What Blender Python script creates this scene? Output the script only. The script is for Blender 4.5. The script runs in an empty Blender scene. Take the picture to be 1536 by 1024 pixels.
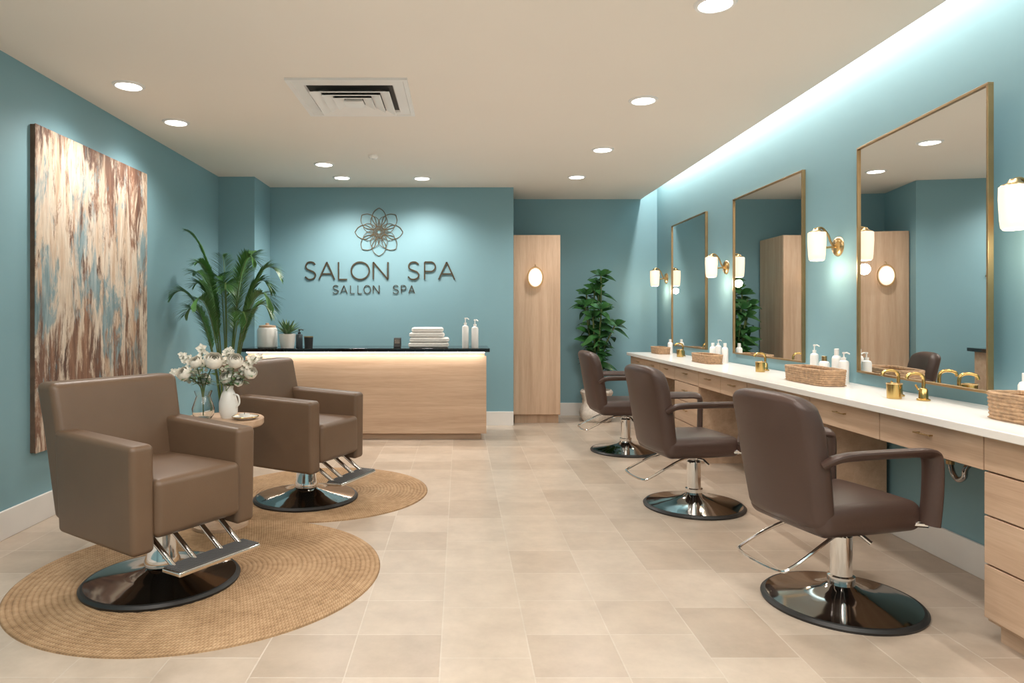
import bpy, math, random
from mathutils import Vector, Matrix
random.seed(7)
PI=math.pi
sc=bpy.context.scene; col=sc.collection
F=1024.0
def at(px,py,Y): return ((px-690)*Y/F, 1.4-(py-475)*Y/F)
def L(c): c=c/255.0; return c/12.92 if c<=0.04045 else ((c+0.055)/1.055)**2.4
def S(r,g,b): return (L(r),L(g),L(b),1)
# ---------------------------------------------------------------- materials
def newmat(name):
    m=bpy.data.materials.new(name); m.use_nodes=True
    nt=m.node_tree; b=nt.nodes['Principled BSDF']; return m,nt,b
def N(nt,t,**k):
    n=nt.nodes.new(t)
    for a,v in k.items(): setattr(n,a,v)
    return n
def mat(name,c,rough=.5,metal=0,var=.06,vscale=6,bump=0,bscale=80,coat=0,stretch=(1,1,1),spec=None):
    m,nt,b=newmat(name)
    tc=N(nt,'ShaderNodeTexCoord'); mp=N(nt,'ShaderNodeMapping'); mp.inputs['Scale'].default_value=stretch
    nt.links.new(tc.outputs['Object'],mp.inputs['Vector'])
    no=N(nt,'ShaderNodeTexNoise'); no.inputs['Scale'].default_value=vscale; no.inputs['Detail'].default_value=4
    nt.links.new(mp.outputs[0],no.inputs['Vector'])
    r=N(nt,'ShaderNodeValToRGB'); r.color_ramp.elements[0].position=.3; r.color_ramp.elements[1].position=.7
    r.color_ramp.elements[0].color=(c[0]*(1-var),c[1]*(1-var),c[2]*(1-var),1)
    r.color_ramp.elements[1].color=(min(1,c[0]*(1+var)),min(1,c[1]*(1+var)),min(1,c[2]*(1+var)),1)
    nt.links.new(no.outputs['Fac'],r.inputs[0]); nt.links.new(r.outputs[0],b.inputs['Base Color'])
    b.inputs['Roughness'].default_value=rough; b.inputs['Metallic'].default_value=metal
    if coat: b.inputs['Coat Weight'].default_value=coat; b.inputs['Coat Roughness'].default_value=.1
    if spec is not None: b.inputs['Specular IOR Level'].default_value=spec
    if bump:
        n2=N(nt,'ShaderNodeTexNoise'); n2.inputs['Scale'].default_value=bscale; n2.inputs['Detail'].default_value=3
        nt.links.new(mp.outputs[0],n2.inputs['Vector'])
        bp=N(nt,'ShaderNodeBump'); bp.inputs['Strength'].default_value=bump; bp.inputs['Distance'].default_value=.005
        nt.links.new(n2.outputs['Fac'],bp.inputs['Height']); nt.links.new(bp.outputs[0],b.inputs['Normal'])
    return m
def wood(name,axis):
    m,nt,b=newmat(name)
    tc=N(nt,'ShaderNodeTexCoord'); mp=N(nt,'ShaderNodeMapping')
    s=[11,11,11]; s['xyz'.index(axis)]=.5; mp.inputs['Scale'].default_value=s
    nt.links.new(tc.outputs['Object'],mp.inputs['Vector'])
    n1=N(nt,'ShaderNodeTexNoise'); n1.inputs['Scale'].default_value=1.6; n1.inputs['Detail'].default_value=6; n1.inputs['Distortion'].default_value=.5
    n2=N(nt,'ShaderNodeTexNoise'); n2.inputs['Scale'].default_value=14; n2.inputs['Detail'].default_value=3
    nt.links.new(mp.outputs[0],n1.inputs['Vector']); nt.links.new(mp.outputs[0],n2.inputs['Vector'])
    mx=N(nt,'ShaderNodeMath',operation='MULTIPLY_ADD'); mx.inputs[1].default_value=.5
    nt.links.new(n2.outputs['Fac'],mx.inputs[0]); nt.links.new(n1.outputs['Fac'],mx.inputs[2])
    r=N(nt,'ShaderNodeValToRGB'); e=r.color_ramp.elements
    e[0].position=.42; e[0].color=S(181,149,123); e[1].position=1.0; e[1].color=S(209,180,154)
    e2=e.new(.72); e2.color=S(197,166,139)
    nt.links.new(mx.outputs[0],r.inputs[0]); nt.links.new(r.outputs[0],b.inputs['Base Color'])
    b.inputs['Roughness'].default_value=.5
    return m
def emit(name,c,st,base=(.9,.88,.84,1)):
    m,nt,b=newmat(name)
    b.inputs['Base Color'].default_value=base; b.inputs['Emission Color'].default_value=c
    no=N(nt,'ShaderNodeTexNoise'); no.inputs['Scale'].default_value=3
    mu=N(nt,'ShaderNodeMapRange'); mu.inputs['To Min'].default_value=st*.93; mu.inputs['To Max'].default_value=st*1.07
    nt.links.new(no.outputs['Fac'],mu.inputs['Value']); nt.links.new(mu.outputs[0],b.inputs['Emission Strength'])
    return m
M={}
M['teal']=mat('teal_paint',S(125,163,173),.6,var=.02,vscale=1.2,bump=.03,bscale=250)
M['ceil']=mat('ceiling_paint',S(234,225,214),.8,var=.01,vscale=1)
M['white']=mat('white_paint',S(232,229,225),.45,var=.02)
M['whitep']=mat('white_plastic',S(238,236,232),.35,var=.02)
M['woodx']=wood('oak_grain_x','x'); M['woody']=wood('oak_grain_y','y'); M['woodz']=wood('oak_grain_z','z')
M['leather']=mat('taupe_leather',S(108,85,66),.42,var=.05,vscale=5,bump=.12,bscale=220)
M['leatherd']=mat('dark_brown_leather',S(74,55,48),.40,var=.06,vscale=5,bump=.12,bscale=220)
M['chrome']=mat('chrome',(.78,.77,.76),.08,1,var=.02)
M['dchrome']=mat('dark_polished_chrome',(.36,.35,.34),.07,1,var=.05)
M['rubber']=mat('black_rubber',(.015,.015,.015),.45)
M['pad']=mat('ridged_rubber',(.09,.09,.09),.5)
M['brass']=mat('brushed_brass',S(184,156,112),.3,1,var=.06,vscale=20)
M['frame']=mat('aged_brass_frame',S(168,140,102),.38,1,var=.08,vscale=12)
M['gold']=mat('polished_gold',S(205,172,108),.2,1,var=.05)
M['bronze']=mat('dark_bronze',S(90,80,64),.4,.6,var=.15,vscale=9)
M['bronzel']=mat('light_bronze',S(120,104,80),.4,.6,var=.15,vscale=9)
M['black']=mat('black_gloss',(.008,.008,.008),.08,var=.2)
M['blackm']=mat('black_matte',(.02,.02,.02),.5)
M['edge']=mat('canvas_edge',S(98,78,64),.8,var=.3,vscale=10)
M['darkgrey']=mat('vent_opening_shade',(.07,.062,.055),.8)
M['mirror']=mat('mirror_silver',(.83,.84,.83),.012,1,var=.002)
M['leaf']=mat('palm_green',S(76,122,62),.42,var=.35,vscale=5)
M['leaf2']=mat('ficus_green',S(52,95,50),.25,var=.45,vscale=6)
M['leaf3']=mat('sage_leaf',S(92,122,78),.5,var=.3,vscale=9)
M['stem']=mat('stem_green',S(88,106,56),.6,var=.2)
M['petal']=mat('cream_petal',S(246,240,228),.6,var=.04,vscale=20)
M['soil']=mat('potting_soil',S(50,36,26),.95,var=.4,vscale=40,bump=.5)
M['ceram']=mat('white_ceramic',S(236,233,227),.25,var=.03)
M['towel']=mat('terry_towel',S(244,241,236),.95,var=.03,vscale=30,bump=.6,bscale=300)
M['wick']=mat('wicker',S(168,136,104),.65,var=.3,vscale=45,bump=.3,bscale=200)
M['jutew']=mat('white_woven_pot',S(214,206,196),.8,var=.12,vscale=40,bump=.5,bscale=90)
M['greyg']=mat('smoked_glass',S(70,80,84),.1,var=.1)
M['lens']=emit('downlight_lens',(1,.96,.91,1),12)
M['shade']=emit('opal_glass_lit',(1,.76,.50,1),.72,(.8,.72,.6,1))
M['globe']=emit('lit_globe',(1,.80,.58,1),1.3,(.8,.72,.6,1))
M['led']=emit('led_strip',(1,.92,.80,1),4)
def glass():
    m,nt,b=newmat('clear_glass'); b.inputs['Transmission Weight'].default_value=1; b.inputs['Roughness'].default_value=.02; b.inputs['IOR'].default_value=1.4
    no=N(nt,'ShaderNodeTexNoise'); r=N(nt,'ShaderNodeValToRGB'); r.color_ramp.elements[0].color=(.9,.95,.93,1); r.color_ramp.elements[1].color=(1,1,1,1)
    nt.links.new(no.outputs['Fac'],r.inputs[0]); nt.links.new(r.outputs[0],b.inputs['Base Color']); return m
M['glass']=glass()
M['marble']=mat('white_quartz',S(232,228,222),.2,var=.012,vscale=2)
def floor_mat():
    m,nt,b=newmat('beige_stone_tile'); tc=N(nt,'ShaderNodeTexCoord'); mp=N(nt,'ShaderNodeMapping')
    mp.inputs['Rotation'].default_value=(0,0,PI/2); mp.inputs['Location'].default_value=(.13,.08,0)
    nt.links.new(tc.outputs['Object'],mp.inputs['Vector'])
    br=N(nt,'ShaderNodeTexBrick'); br.offset=.5; br.offset_frequency=3; br.squash=1.35; br.squash_frequency=3
    br.inputs['Scale'].default_value=1; br.inputs['Brick Width'].default_value=.36; br.inputs['Row Height'].default_value=.37
    br.inputs['Mortar Size'].default_value=.004; br.inputs['Mortar Smooth'].default_value=.5; br.inputs['Bias'].default_value=-.3
    br.inputs['Color1'].default_value=S(197,182,166); br.inputs['Color2'].default_value=S(172,154,136); br.inputs['Mortar'].default_value=S(202,190,176)
    nt.links.new(mp.outputs[0],br.inputs['Vector'])
    n1=N(nt,'ShaderNodeTexNoise'); n1.inputs['Scale'].default_value=4; n1.inputs['Detail'].default_value=9; n1.inputs['Roughness'].default_value=.7
    nt.links.new(tc.outputs['Object'],n1.inputs['Vector'])
    r=N(nt,'ShaderNodeValToRGB'); r.color_ramp.elements[0].position=.3; r.color_ramp.elements[0].color=(.81,.79,.77,1); r.color_ramp.elements[1].position=.7; r.color_ramp.elements[1].color=(1.07,1.06,1.05,1)
    nt.links.new(n1.outputs['Fac'],r.inputs[0])
    mx=N(nt,'ShaderNodeMixRGB',blend_type='MULTIPLY'); mx.inputs[0].default_value=1
    nt.links.new(br.outputs['Color'],mx.inputs[1]); nt.links.new(r.outputs[0],mx.inputs[2]); nt.links.new(mx.outputs[0],b.inputs['Base Color'])
    b.inputs['Roughness'].default_value=.32
    bp=N(nt,'ShaderNodeBump'); bp.invert=True; bp.inputs['Strength'].default_value=.2; bp.inputs['Distance'].default_value=.003
    nt.links.new(br.outputs['Fac'],bp.inputs['Height']); nt.links.new(bp.outputs[0],b.inputs['Normal']); return m
M['floor']=floor_mat()
def rug_mat(w):
    m,nt,b=newmat('braided_jute'); tc=N(nt,'ShaderNodeTexCoord'); sp=N(nt,'ShaderNodeSeparateXYZ'); nt.links.new(tc.outputs['Object'],sp.inputs[0])
    def mth(op,a,b_=None):
        n=N(nt,'ShaderNodeMath',operation=op)
        for i,v in enumerate((a,b_)):
            if v is None: continue
            if isinstance(v,(int,float)): n.inputs[i].default_value=v
            else: nt.links.new(v,n.inputs[i])
        return n.outputs[0]
    x,y=sp.outputs[0],sp.outputs[1]
    r=mth('SQRT',mth('ADD',mth('MULTIPLY',x,x),mth('MULTIPLY',y,y)))
    a=mth('ARCTAN2',y,x); q=mth('DIVIDE',r,w); idx=mth('ADD',mth('FLOOR',q),1)
    fr=mth('ABSOLUTE',mth('SUBTRACT',mth('FRACT',q),.5))
    ph=mth('ADD',mth('MULTIPLY',a,mth('MULTIPLY',idx,5)),mth('MULTIPLY',fr,5))
    s=mth('ABSOLUTE',mth('SINE',ph))
    edge=mth('MULTIPLY',mth('SUBTRACT',.5,fr),2.0)
    h=mth('MULTIPLY',mth('POWER',s,.5),mth('POWER',edge,.3))
    no=N(nt,'ShaderNodeTexNoise'); no.inputs['Scale'].default_value=26; no.inputs['Detail'].default_value=5; nt.links.new(tc.outputs['Object'],no.inputs['Vector'])
    n2=N(nt,'ShaderNodeTexNoise'); n2.inputs['Scale'].default_value=3; n2.inputs['Detail'].default_value=3; nt.links.new(tc.outputs['Object'],n2.inputs['Vector'])
    hh=mth('ADD',mth('ADD',mth('MULTIPLY',h,.55),mth('MULTIPLY',no.outputs['Fac'],.6)),mth('MULTIPLY',mth('SUBTRACT',n2.outputs['Fac'],.5),.6))
    cr=N(nt,'ShaderNodeValToRGB'); e=cr.color_ramp.elements; e[0].position=.12; e[0].color=S(104,80,56); e[1].position=1.0; e[1].color=S(202,170,134)
    e3=e.new(.58); e3.color=S(168,134,98)
    nt.links.new(hh,cr.inputs[0]); nt.links.new(cr.outputs[0],b.inputs['Base Color']); b.inputs['Roughness'].default_value=.9
    bp=N(nt,'ShaderNodeBump'); bp.inputs['Strength'].default_value=.9; bp.inputs['Distance'].default_value=.006
    nt.links.new(hh,bp.inputs['Height']); nt.links.new(bp.outputs[0],b.inputs['Normal']); return m
RW=.027
M['rug']=rug_mat(RW)
def painting_mat():
    m,nt,b=newmat('abstract_paint'); tc=N(nt,'ShaderNodeTexCoord')
    def noise(sc3,scale,det,dist=0,loc=(0,0,0),rg=.66):
        mp=N(nt,'ShaderNodeMapping'); mp.inputs['Scale'].default_value=sc3; mp.inputs['Location'].default_value=loc
        nt.links.new(tc.outputs['Object'],mp.inputs['Vector'])
        n=N(nt,'ShaderNodeTexNoise'); n.inputs['Scale'].default_value=scale; n.inputs['Detail'].default_value=det; n.inputs['Distortion'].default_value=dist; n.inputs['Roughness'].default_value=rg
        nt.links.new(mp.outputs[0],n.inputs['Vector']); return n.outputs['Fac']
    def ramp(f,els):
        r=N(nt,'ShaderNodeValToRGB'); e=r.color_ramp.elements
        e[0].position=els[0][0]; e[0].color=els[0][1]; e[1].position=els[-1][0]; e[1].color=els[-1][1]
        for p,c in els[1:-1]: x=e.new(p); x.color=c
        nt.links.new(f,r.inputs[0]); return r.outputs[0]
    def mix(f,a,b_,bt='MIX'):
        x=N(nt,'ShaderNodeMixRGB',blend_type=bt)
        if isinstance(f,float): x.inputs[0].default_value=f
        else: nt.links.new(f,x.inputs[0])
        nt.links.new(a,x.inputs[1]); nt.links.new(b_,x.inputs[2]); return x.outputs[0]
    light=ramp(noise((1,8,1.0),1.2,9,.2),[(.32,S(182,150,126)),(.45,S(206,186,164)),(.55,S(218,206,190)),(.68,S(188,158,134))])
    brown=ramp(noise((1,9,1.0),1.3,9,.2,(5,2,3)),[(.32,S(72,54,48)),(.5,S(118,86,70)),(.68,S(160,122,98))])
    blue=ramp(noise((1,8,1.0),1.3,9,.2,(3,1,2)),[(.3,S(78,108,118)),(.5,S(126,152,158)),(.7,S(184,193,194))])
    sp=N(nt,'ShaderNodeSeparateXYZ'); nt.links.new(tc.outputs['Object'],sp.inputs[0])
    def ma(op,a,v):
        x=N(nt,'ShaderNodeMath',operation=op)
        for i,k in enumerate((a,v)):
            if isinstance(k,(int,float)): x.inputs[i].default_value=k
            else: nt.links.new(k,x.inputs[i])
        return x.outputs[0]
    z1=ma('MULTIPLY',sp.outputs[2],-.045)
    z2=ma('MULTIPLY',ma('MULTIPLY',sp.outputs[2],sp.outputs[2]),.08)
    bm=ramp(ma('ADD',ma('ADD',noise((1,5.0,1.1),1.3,10,.5,(7,4,1),.74),z2),z1),[(.50,(0,0,0,1)),(.58,(1,1,1,1))])
    tm=ramp(ma('SUBTRACT',noise((1,4.0,1.2),1.3,10,.5,(1,9,4),.74),ma('MULTIPLY',z2,1.1)),[(.49,(0,0,0,1)),(.57,(1,1,1,1))])
    fine=ramp(noise((1,34,3),2,8),[(.3,(.76,.74,.72,1)),(.65,(1.04,1.03,1.02,1))])
    c_=mix(bm,light,brown); c_=mix(tm,c_,blue); c_=mix(1.0,c_,fine,'MULTIPLY')
    nt.links.new(c_,b.inputs['Base Color']); b.inputs['Roughness'].default_value=.6; return m
M['paint']=painting_mat()
# ---------------------------------------------------------------- mesh builder
def smoothpath(P,n=8,closed=False):
    P=[Vector(p) for p in P]; out=[]; c=len(P)
    rng=range(c) if closed else range(c-1)
    for i in rng:
        if closed: p0,p1,p2,p3=P[(i-1)%c],P[i],P[(i+1)%c],P[(i+2)%c]
        else: p0,p1,p2,p3=P[max(i-1,0)],P[i],P[i+1],P[min(i+2,c-1)]
        for k in range(n):
            t=k/n
            out.append(.5*((2*p1)+(p2-p0)*t+(2*p0-5*p1+4*p2-p3)*t*t+(3*p1-p0-3*p2+p3)*t**3))
    if not closed: out.append(P[-1])
    return out
class MB:
    def __init__(s): s.v=[]; s.f=[]
    def add(s,vs,fs):
        o=len(s.v); s.v+= [tuple(v) for v in vs]; s.f+=[tuple(i+o for i in f) for f in fs]; return s
    def box(s,x0,x1,y0,y1,z0,z1):
        return s.add([(x0,y0,z0),(x1,y0,z0),(x1,y1,z0),(x0,y1,z0),(x0,y0,z1),(x1,y0,z1),(x1,y1,z1),(x0,y1,z1)],
          [(0,3,2,1),(4,5,6,7),(0,1,5,4),(1,2,6,5),(2,3,7,6),(3,0,4,7)])
    def lathe(s,prof,seg=32,c=(0,0,0),axis='z',sy=1):
        vs=[];fs=[];n=len(prof)
        for r,z in prof:
            r=max(r,1e-4)
            for j in range(seg):
                a=2*PI*j/seg; x,y=r*math.cos(a),r*math.sin(a)*sy
                if axis=='z': p=(c[0]+x,c[1]+y,c[2]+z)
                elif axis=='x': p=(c[0]+z,c[1]+x,c[2]+y)
                else: p=(c[0]+x,c[1]+z,c[2]+y)
                vs.append(p)
        for i in range(n-1):
            for j in range(seg):
                k=(j+1)%seg; fs.append((i*seg+j,i*seg+k,(i+1)*seg+k,(i+1)*seg+j))
        return s.add(vs,fs)
    def cyl(s,c,r,h,seg=20,axis='z'): return s.lathe([(0,0),(r,0),(r,h),(0,h)],seg,c,axis)
    def tube(s,pts,r,seg=8,closed=False,sec=(1,1),up=None):
        P=[Vector(p) for p in pts]; n=len(P); vs=[];fs=[]
        def tan(i):
            if closed: t=P[(i+1)%n]-P[(i-1)%n]
            else: t=P[min(i+1,n-1)]-P[max(i-1,0)]
            return t.normalized() if t.length>1e-9 else Vector((0,0,1))
        t0=tan(0); u=Vector(up) if up else (Vector((0,0,1)) if abs(t0.z)<.9 else Vector((1,0,0)))
        u=(u-t0*u.dot(t0)).normalized()
        for i in range(n):
            t=tan(i)
            if up: u2=Vector(up); u2=u2-t*u2.dot(t); u=u2.normalized() if u2.length>1e-3 else u
            u=(u-t*u.dot(t)); u=u.normalized() if u.length>1e-6 else Vector((1,0,0)); w=t.cross(u)
            rr=r[i] if isinstance(r,(list,tuple)) else r
            for j in range(seg):
                a=2*PI*(j+.5)/seg; vs.append(P[i]+u*(math.cos(a)*rr*sec[0])+w*(math.sin(a)*rr*sec[1]))
        for i in range(n if closed else n-1):
            i2=(i+1)%n
            for j in range(seg):
                k=(j+1)%seg; fs.append((i*seg+j,i2*seg+j,i2*seg+k,i*seg+k))
        if not closed: fs.append(tuple(range(seg))); fs.append(tuple(reversed([(n-1)*seg+j for j in range(seg)])))
        return s.add(vs,fs)
    def rbox(s,c,h,r,puff=(0,0,0),tf=None,na=4,ni=6):
        def samp(hh):
            a=[hh-r+r*math.tan(PI/4*k/na) for k in range(na,-1,-1)]
            inn=[(hh-r)*(1-2*k/ni) for k in range(1,ni)]
            return a+inn+[-x for x in a[::-1]]
        A=[samp(h[0]),samp(h[1]),samp(h[2])]; key={}; vs=[];fs=[]
        def V(p):
            k=(round(p[0],6),round(p[1],6),round(p[2],6))
            if k in key: return key[k]
            inn=[max(-(h[i]-r),min(h[i]-r,p[i])) for i in range(3)]
            d=Vector([p[i]-inn[i] for i in range(3)]); d=d.normalized()*r if d.length>1e-9 else d
            q=Vector(inn)+d
            for ax in range(3):
                if puff[ax]:
                    o=[i for i in range(3) if i!=ax]
                    f=(1-(q[o[0]]/h[o[0]])**2)*(1-(q[o[1]]/h[o[1]])**2)
                    q[ax]+= puff[ax]*max(0,f)*(q[ax]/h[ax])
            q=q+Vector(c)
            if tf: q=tf(q)
            key[k]=len(vs); vs.append(q); return key[k]
        for ax in range(3):
            u,v=(ax+1)%3,(ax+2)%3
            for sg in (1,-1):
                U,W=A[u],A[v]
                for i in range(len(U)-1):
                    for j in range(len(W)-1):
                        ids=[]
                        for (a,b_) in ((i,j),(i+1,j),(i+1,j+1),(i,j+1)):
                            p=[0,0,0]; p[ax]=sg*h[ax]; p[u]=U[a]; p[v]=W[b_]; ids.append(V(p))
                        if len(set(ids))<3: continue
                        if sg<0: ids=ids[::-1]
                        fs.append(tuple(ids))
        return s.add(vs,fs)
    def leaf(s,base,d,n,Ln,W,droop=.3,segs=5,fold=.2,tipp=.8):
        base=Vector(base); d=Vector(d).normalized(); n=Vector(n); sd=d.cross(n)
        sd=sd.normalized() if sd.length>1e-3 else Vector((1,0,0)); up=sd.cross(d).normalized(); vs=[];fs=[]
        for i in range(segs+1):
            t=i/segs; w=W*.5*max(.03,math.sin(PI*min(1,t**tipp)))
            p=base+d*(Ln*t)+Vector((0,0,-droop*Ln*t*t))
            vs+=[p-sd*w+up*(fold*w),p,p+sd*w+up*(fold*w)]
        for i in range(segs):
            a=i*3; fs+=[(a,a+1,a+4,a+3),(a+1,a+2,a+5,a+4)]
        return s.add(vs,fs)
    def build(s,name,m,parent=None,bevel=0,loc=None,sharp=38):
        me=bpy.data.meshes.new(name); me.from_pydata(s.v,[],s.f); me.update()
        me.polygons.foreach_set('use_smooth',[True]*len(me.polygons))
        try: me.set_sharp_from_angle(angle=math.radians(sharp))
        except Exception as e: pass
        me.materials.append(m)
        o=bpy.data.objects.new(name,me); col.objects.link(o)
        if parent: o.parent=parent
        if loc: o.location=loc
        if bevel:
            md=o.modifiers.new('bevel','BEVEL'); md.width=bevel; md.segments=3; md.limit_method='ANGLE'; md.angle_limit=math.radians(40); md.harden_normals=True
        return o
def bx(*a): return MB().box(*a)
def tag(o,label,cat,group=None):
    o['label']=label; o['category']=cat
    if group: o['group']=group
    return o
def thing(name,label,cat,loc=(0,0,0),rz=0,group=None):
    o=bpy.data.objects.new(name,None); col.objects.link(o); o.location=loc; o.rotation_euler=(0,0,rz); o.empty_display_size=.1
    return tag(o,label,cat,group)
def struct(o): o['kind']='structure'; return o
def dup(root,loc,rz=None,label=None):
    r=root.copy(); col.objects.link(r); r.location=loc
    if rz is not None: r.rotation_euler=(0,0,rz)
    if label: r['label']=label
    for ch in list(root.children):
        c=ch.copy(); col.objects.link(c); c.parent=r
        for g in list(ch.children):
            d=g.copy(); col.objects.link(d); d.parent=c
    return r
# ---------------------------------------------------------------- room shell
XL,XR,ZC=-2.88,2.80,3.07
YB,YP,YA,YF=8.81,8.14,9.70,-1.6
struct(bx(XL-.1,XR+.1,YF,YA+.1,-.1,0).build('floor',M['floor']))
c=MB(); c.box(XL-.1,2.57,YF,YA+.1,ZC,ZC+.09); c.box(2.2,XR+.1,YF,YA+.1,3.55,3.6); c.box(2.15,2.2,YF,YA+.1,ZC+.09,3.6)
struct(c.build('ceiling',M['ceil']))
struct(bx(XL-.1,XL,YF,YA+.1,0,ZC).build('wall_left',M['teal']))
struct(bx(XR,XR+.1,YF,YA+.1,0,3.55).build('wall_right',M['teal']))
struct(bx(XL,.69,YB,YA,0,ZC).build('wall_back',M['teal']))
struct(bx(XL,-2.45,YP,YB,0,ZC).build('wall_pillar',M['teal']))
struct(bx(.69,XR,YA,YA+.1,0,3.55).build('wall_alcove',M['teal']))
struct(bx(XL,XR,YF-.1,YF,0,3.55).build('wall_front',M['teal']))
BH=.18
def bb(name,*a): struct(bx(*a).build(name,M['white'],bevel=.004))
bb('baseboard_left',XL,XL+.018,YF,YP,0,BH); bb('baseboard_right',XR-.018,XR,YF,YA,0,BH)
bb('baseboard_back',-2.45,.69,YB-.018,YB,0,BH); bb('baseboard_pillar',XL+.018,-2.45,YP-.018,YP,0,BH); bb('baseboard_alcove',.69,XR-.018,YA-.018,YA,0,BH)
# ---------------------------------------------------------------- ceiling fixtures and added fill lights
dl=[(193,128,'recessed ceiling light nearest the left wall above the painting'),(264,183,'second recessed ceiling light along the left wall, behind the one above the painting'),
(486,246,'recessed ceiling light left of the smoke detector'),(513,266,'recessed ceiling light above the word on the left half of the sign wall'),
(633,267,'recessed ceiling light above the right half of the sign wall'),(865,265,'recessed ceiling light in front of the tall oak cabinet, farthest in the right row'),
(904,224,'recessed ceiling light third from the camera in the right row'),(965,150,'recessed ceiling light second from the camera in the right row'),(1073,5,'recessed ceiling light nearest the camera, cut by the top edge of the photo')]
first=None
for px,py,lab in dl:
    Y=1.67*F/(475-py); X=(px-690)*Y/F
    if first is None:
        first=thing('ceiling_light',lab,'ceiling light',(X,Y,ZC),0,'round recessed ceiling lights')
        MB().lathe([(.085,-.004),(.088,-.012),(.105,-.010),(.112,0)],40).build('trim_ring',M['white'],first)
        MB().lathe([(0,-.006),(.086,-.006),(.086,0),(0,0)],40).build('lens',M['lens'],first)
    else: dup(first,(X,Y,ZC),0,lab)
WARM=(1,.935,.87)
def spot(x,y,z,p,ang=130,c=WARM,r=.09,up=False):
    l=bpy.data.lights.new('spot','SPOT'); l.energy=p; l.color=c; l.spot_size=math.radians(ang); l.spot_blend=.9; l.shadow_soft_size=r
    o=bpy.data.objects.new('lamp_or_fill_spot',l); col.objects.link(o); o.location=(x,y,z)
    if up: o.rotation_euler=(PI,0,0)
    return o
for i,(px,py,lab) in enumerate(dl):
    Y=1.67*F/(475-py); X=(px-690)*Y/F
    spot(X,Y,ZC-.10,[70,64,62,98,98,66,60,58,52][i],150)
def area(name,x,y,z,sx,sy,p,c,rot=(0,0,0),spread=180):
    l=bpy.data.lights.new(name,'AREA'); l.shape='RECTANGLE'; l.size=sx; l.size_y=sy; l.energy=p; l.color=c; l.spread=math.radians(spread)
    o=bpy.data.objects.new(name,l); col.objects.link(o); o.location=(x,y,z); o.rotation_euler=rot; return o
for x in(-1.8,0,1.4):
    for y in(.2,2.4): spot(x,y,ZC-.10,40,150,r=.12)  # unseen spots without fixtures, added to light the near end of the room
for x,y,p in((-.2,1.0,36),(-.2,3.6,31),(-.1,6.3,31)): spot(x,y,.5,p,165,(1,.94,.88),.02,True)  # added upward fill imitating floor bounce on the ceiling; no fixtures here
area('added_soft_fill',0,.6,ZC-.03,3.5,3,120,WARM)  # added soft fill out of view to even out contrast, not a fixture
area('lamp_cove',2.64,3.9,3.50,.05,11.2,175,(1,.95,.90),(0,math.radians(-7),0))
# AC diffuser
vt=thing('ceiling_vent','square white ceiling air diffuser with nested stepped louvres','air vent',(-.80,5.2,ZC))
def sq(mb,prof):
    n=len(prof); vs=[]; fs=[]
    for r,z in prof: vs+=[(r,r,z),(-r,r,z),(-r,-r,z),(r,-r,z)]
    for i in range(n-1):
        for j in range(4):
            k=(j+1)%4; fs.append((i*4+j,i*4+k,(i+1)*4+k,(i+1)*4+j))
    return mb.add(vs,fs)
sq(MB(),[(.43,0),(.43,-.018),(.40,-.018),(.395,-.012),(.32,-.016),(.31,0)]).build('flange',M['white'],vt,sharp=20)
sq(MB(),[(.32,-.002),(.001,-.002)]).build('opening_shade',M['darkgrey'],vt)  # dark flat sheet stands in for the shaded opening behind the louvres
for r0 in(.29,.215,.145):
    sq(MB(),[(r0-.074,-.018),(r0-.010,-.048),(r0,-.05),(r0-.004,-.056),(r0-.074,-.034),(r0-.074,-.018)]).build('louvre',M['white'],vt,sharp=20)
sq(MB(),[(.05,-.014),(.075,-.055),(.001,-.06)]).build('centre_plate',M['white'],vt,sharp=20)
sd=thing('smoke_detector','small round white smoke detector on the ceiling','smoke detector',(-.9,7.07,ZC))
MB().lathe([(.001,-.035),(.035,-.035),(.05,-.02),(.05,0)],24).build('housing',M['whitep'],sd)
MB().lathe([(0,-.042),(.012,-.042),(.014,-.034)],16).build('sensor',M['white'],sd)
# ---------------------------------------------------------------- sign
sg=thing('wall_sign','bronze wall sign with lotus emblem, reading SALON SPA, on teal wall behind desk','sign',(0,YB,0))
yy=-.009
def arc(cx,cy,rx,ry,a0,a1,n=20): return [(cx+rx*math.cos(math.radians(a0+(a1-a0)*i/n)),cy+ry*math.sin(math.radians(a0+(a1-a0)*i/n))) for i in range(n+1)]
GL={'A':[[(0,0),(.5,1)],[(.5,1),(1,0)],[(.2,.32),(.8,.32)]],'L':[[(0,1),(0,0)],[(0,0),(1,0)]],'N':[[(0,0),(0,1)],[(0,1),(1,0)],[(1,0),(1,1)]],
'O':[arc(.5,.5,.5,.5,0,360,40)],'P':[[(0,0),(0,1)],[(0,1),(.55,1)]+arc(.55,.73,.45,.27,90,-90,14)+[(0,.46)]]}
sp_=smoothpath([(.93,.86,0),(.74,.975,0),(.5,1,0),(.22,.95,0),(.07,.78,0),(.16,.61,0),(.5,.51,0),(.83,.41,0),(.96,.23,0),(.80,.06,0),(.48,0,0),(.20,.04,0),(.02,.17,0)],4)
GL['S']=[[(p[0],p[1]) for p in sp_]]
def letters(items,y0,y1,r):
    for ch,a,b_ in items:
        mb=MB()
        for st in GL[ch]:
            pts=[]
            for u,v in st:
                x,z=at(a+(b_-a)*u,y1+(y0-y1)*v,YB); pts.append((x,yy,z))
            mb.tube(pts,r,4,sec=(.85,1.15),up=(0,1,0))
        mb.build('letter',M['bronze'],sg)
letters([('S',458,474),('A',479,502),('L',508,521),('O',527,554),('N',560,582),('S',612,629),('P',637,653),('A',658,682)],393,419,.0110)
letters([('S',499.5,508),('A',511,521),('L',526,532),('L',537,543),('O',546,556),('N',560,569),('S',589.5,598),('P',602,609),('A',613,622)],428,440,.0055)
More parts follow.
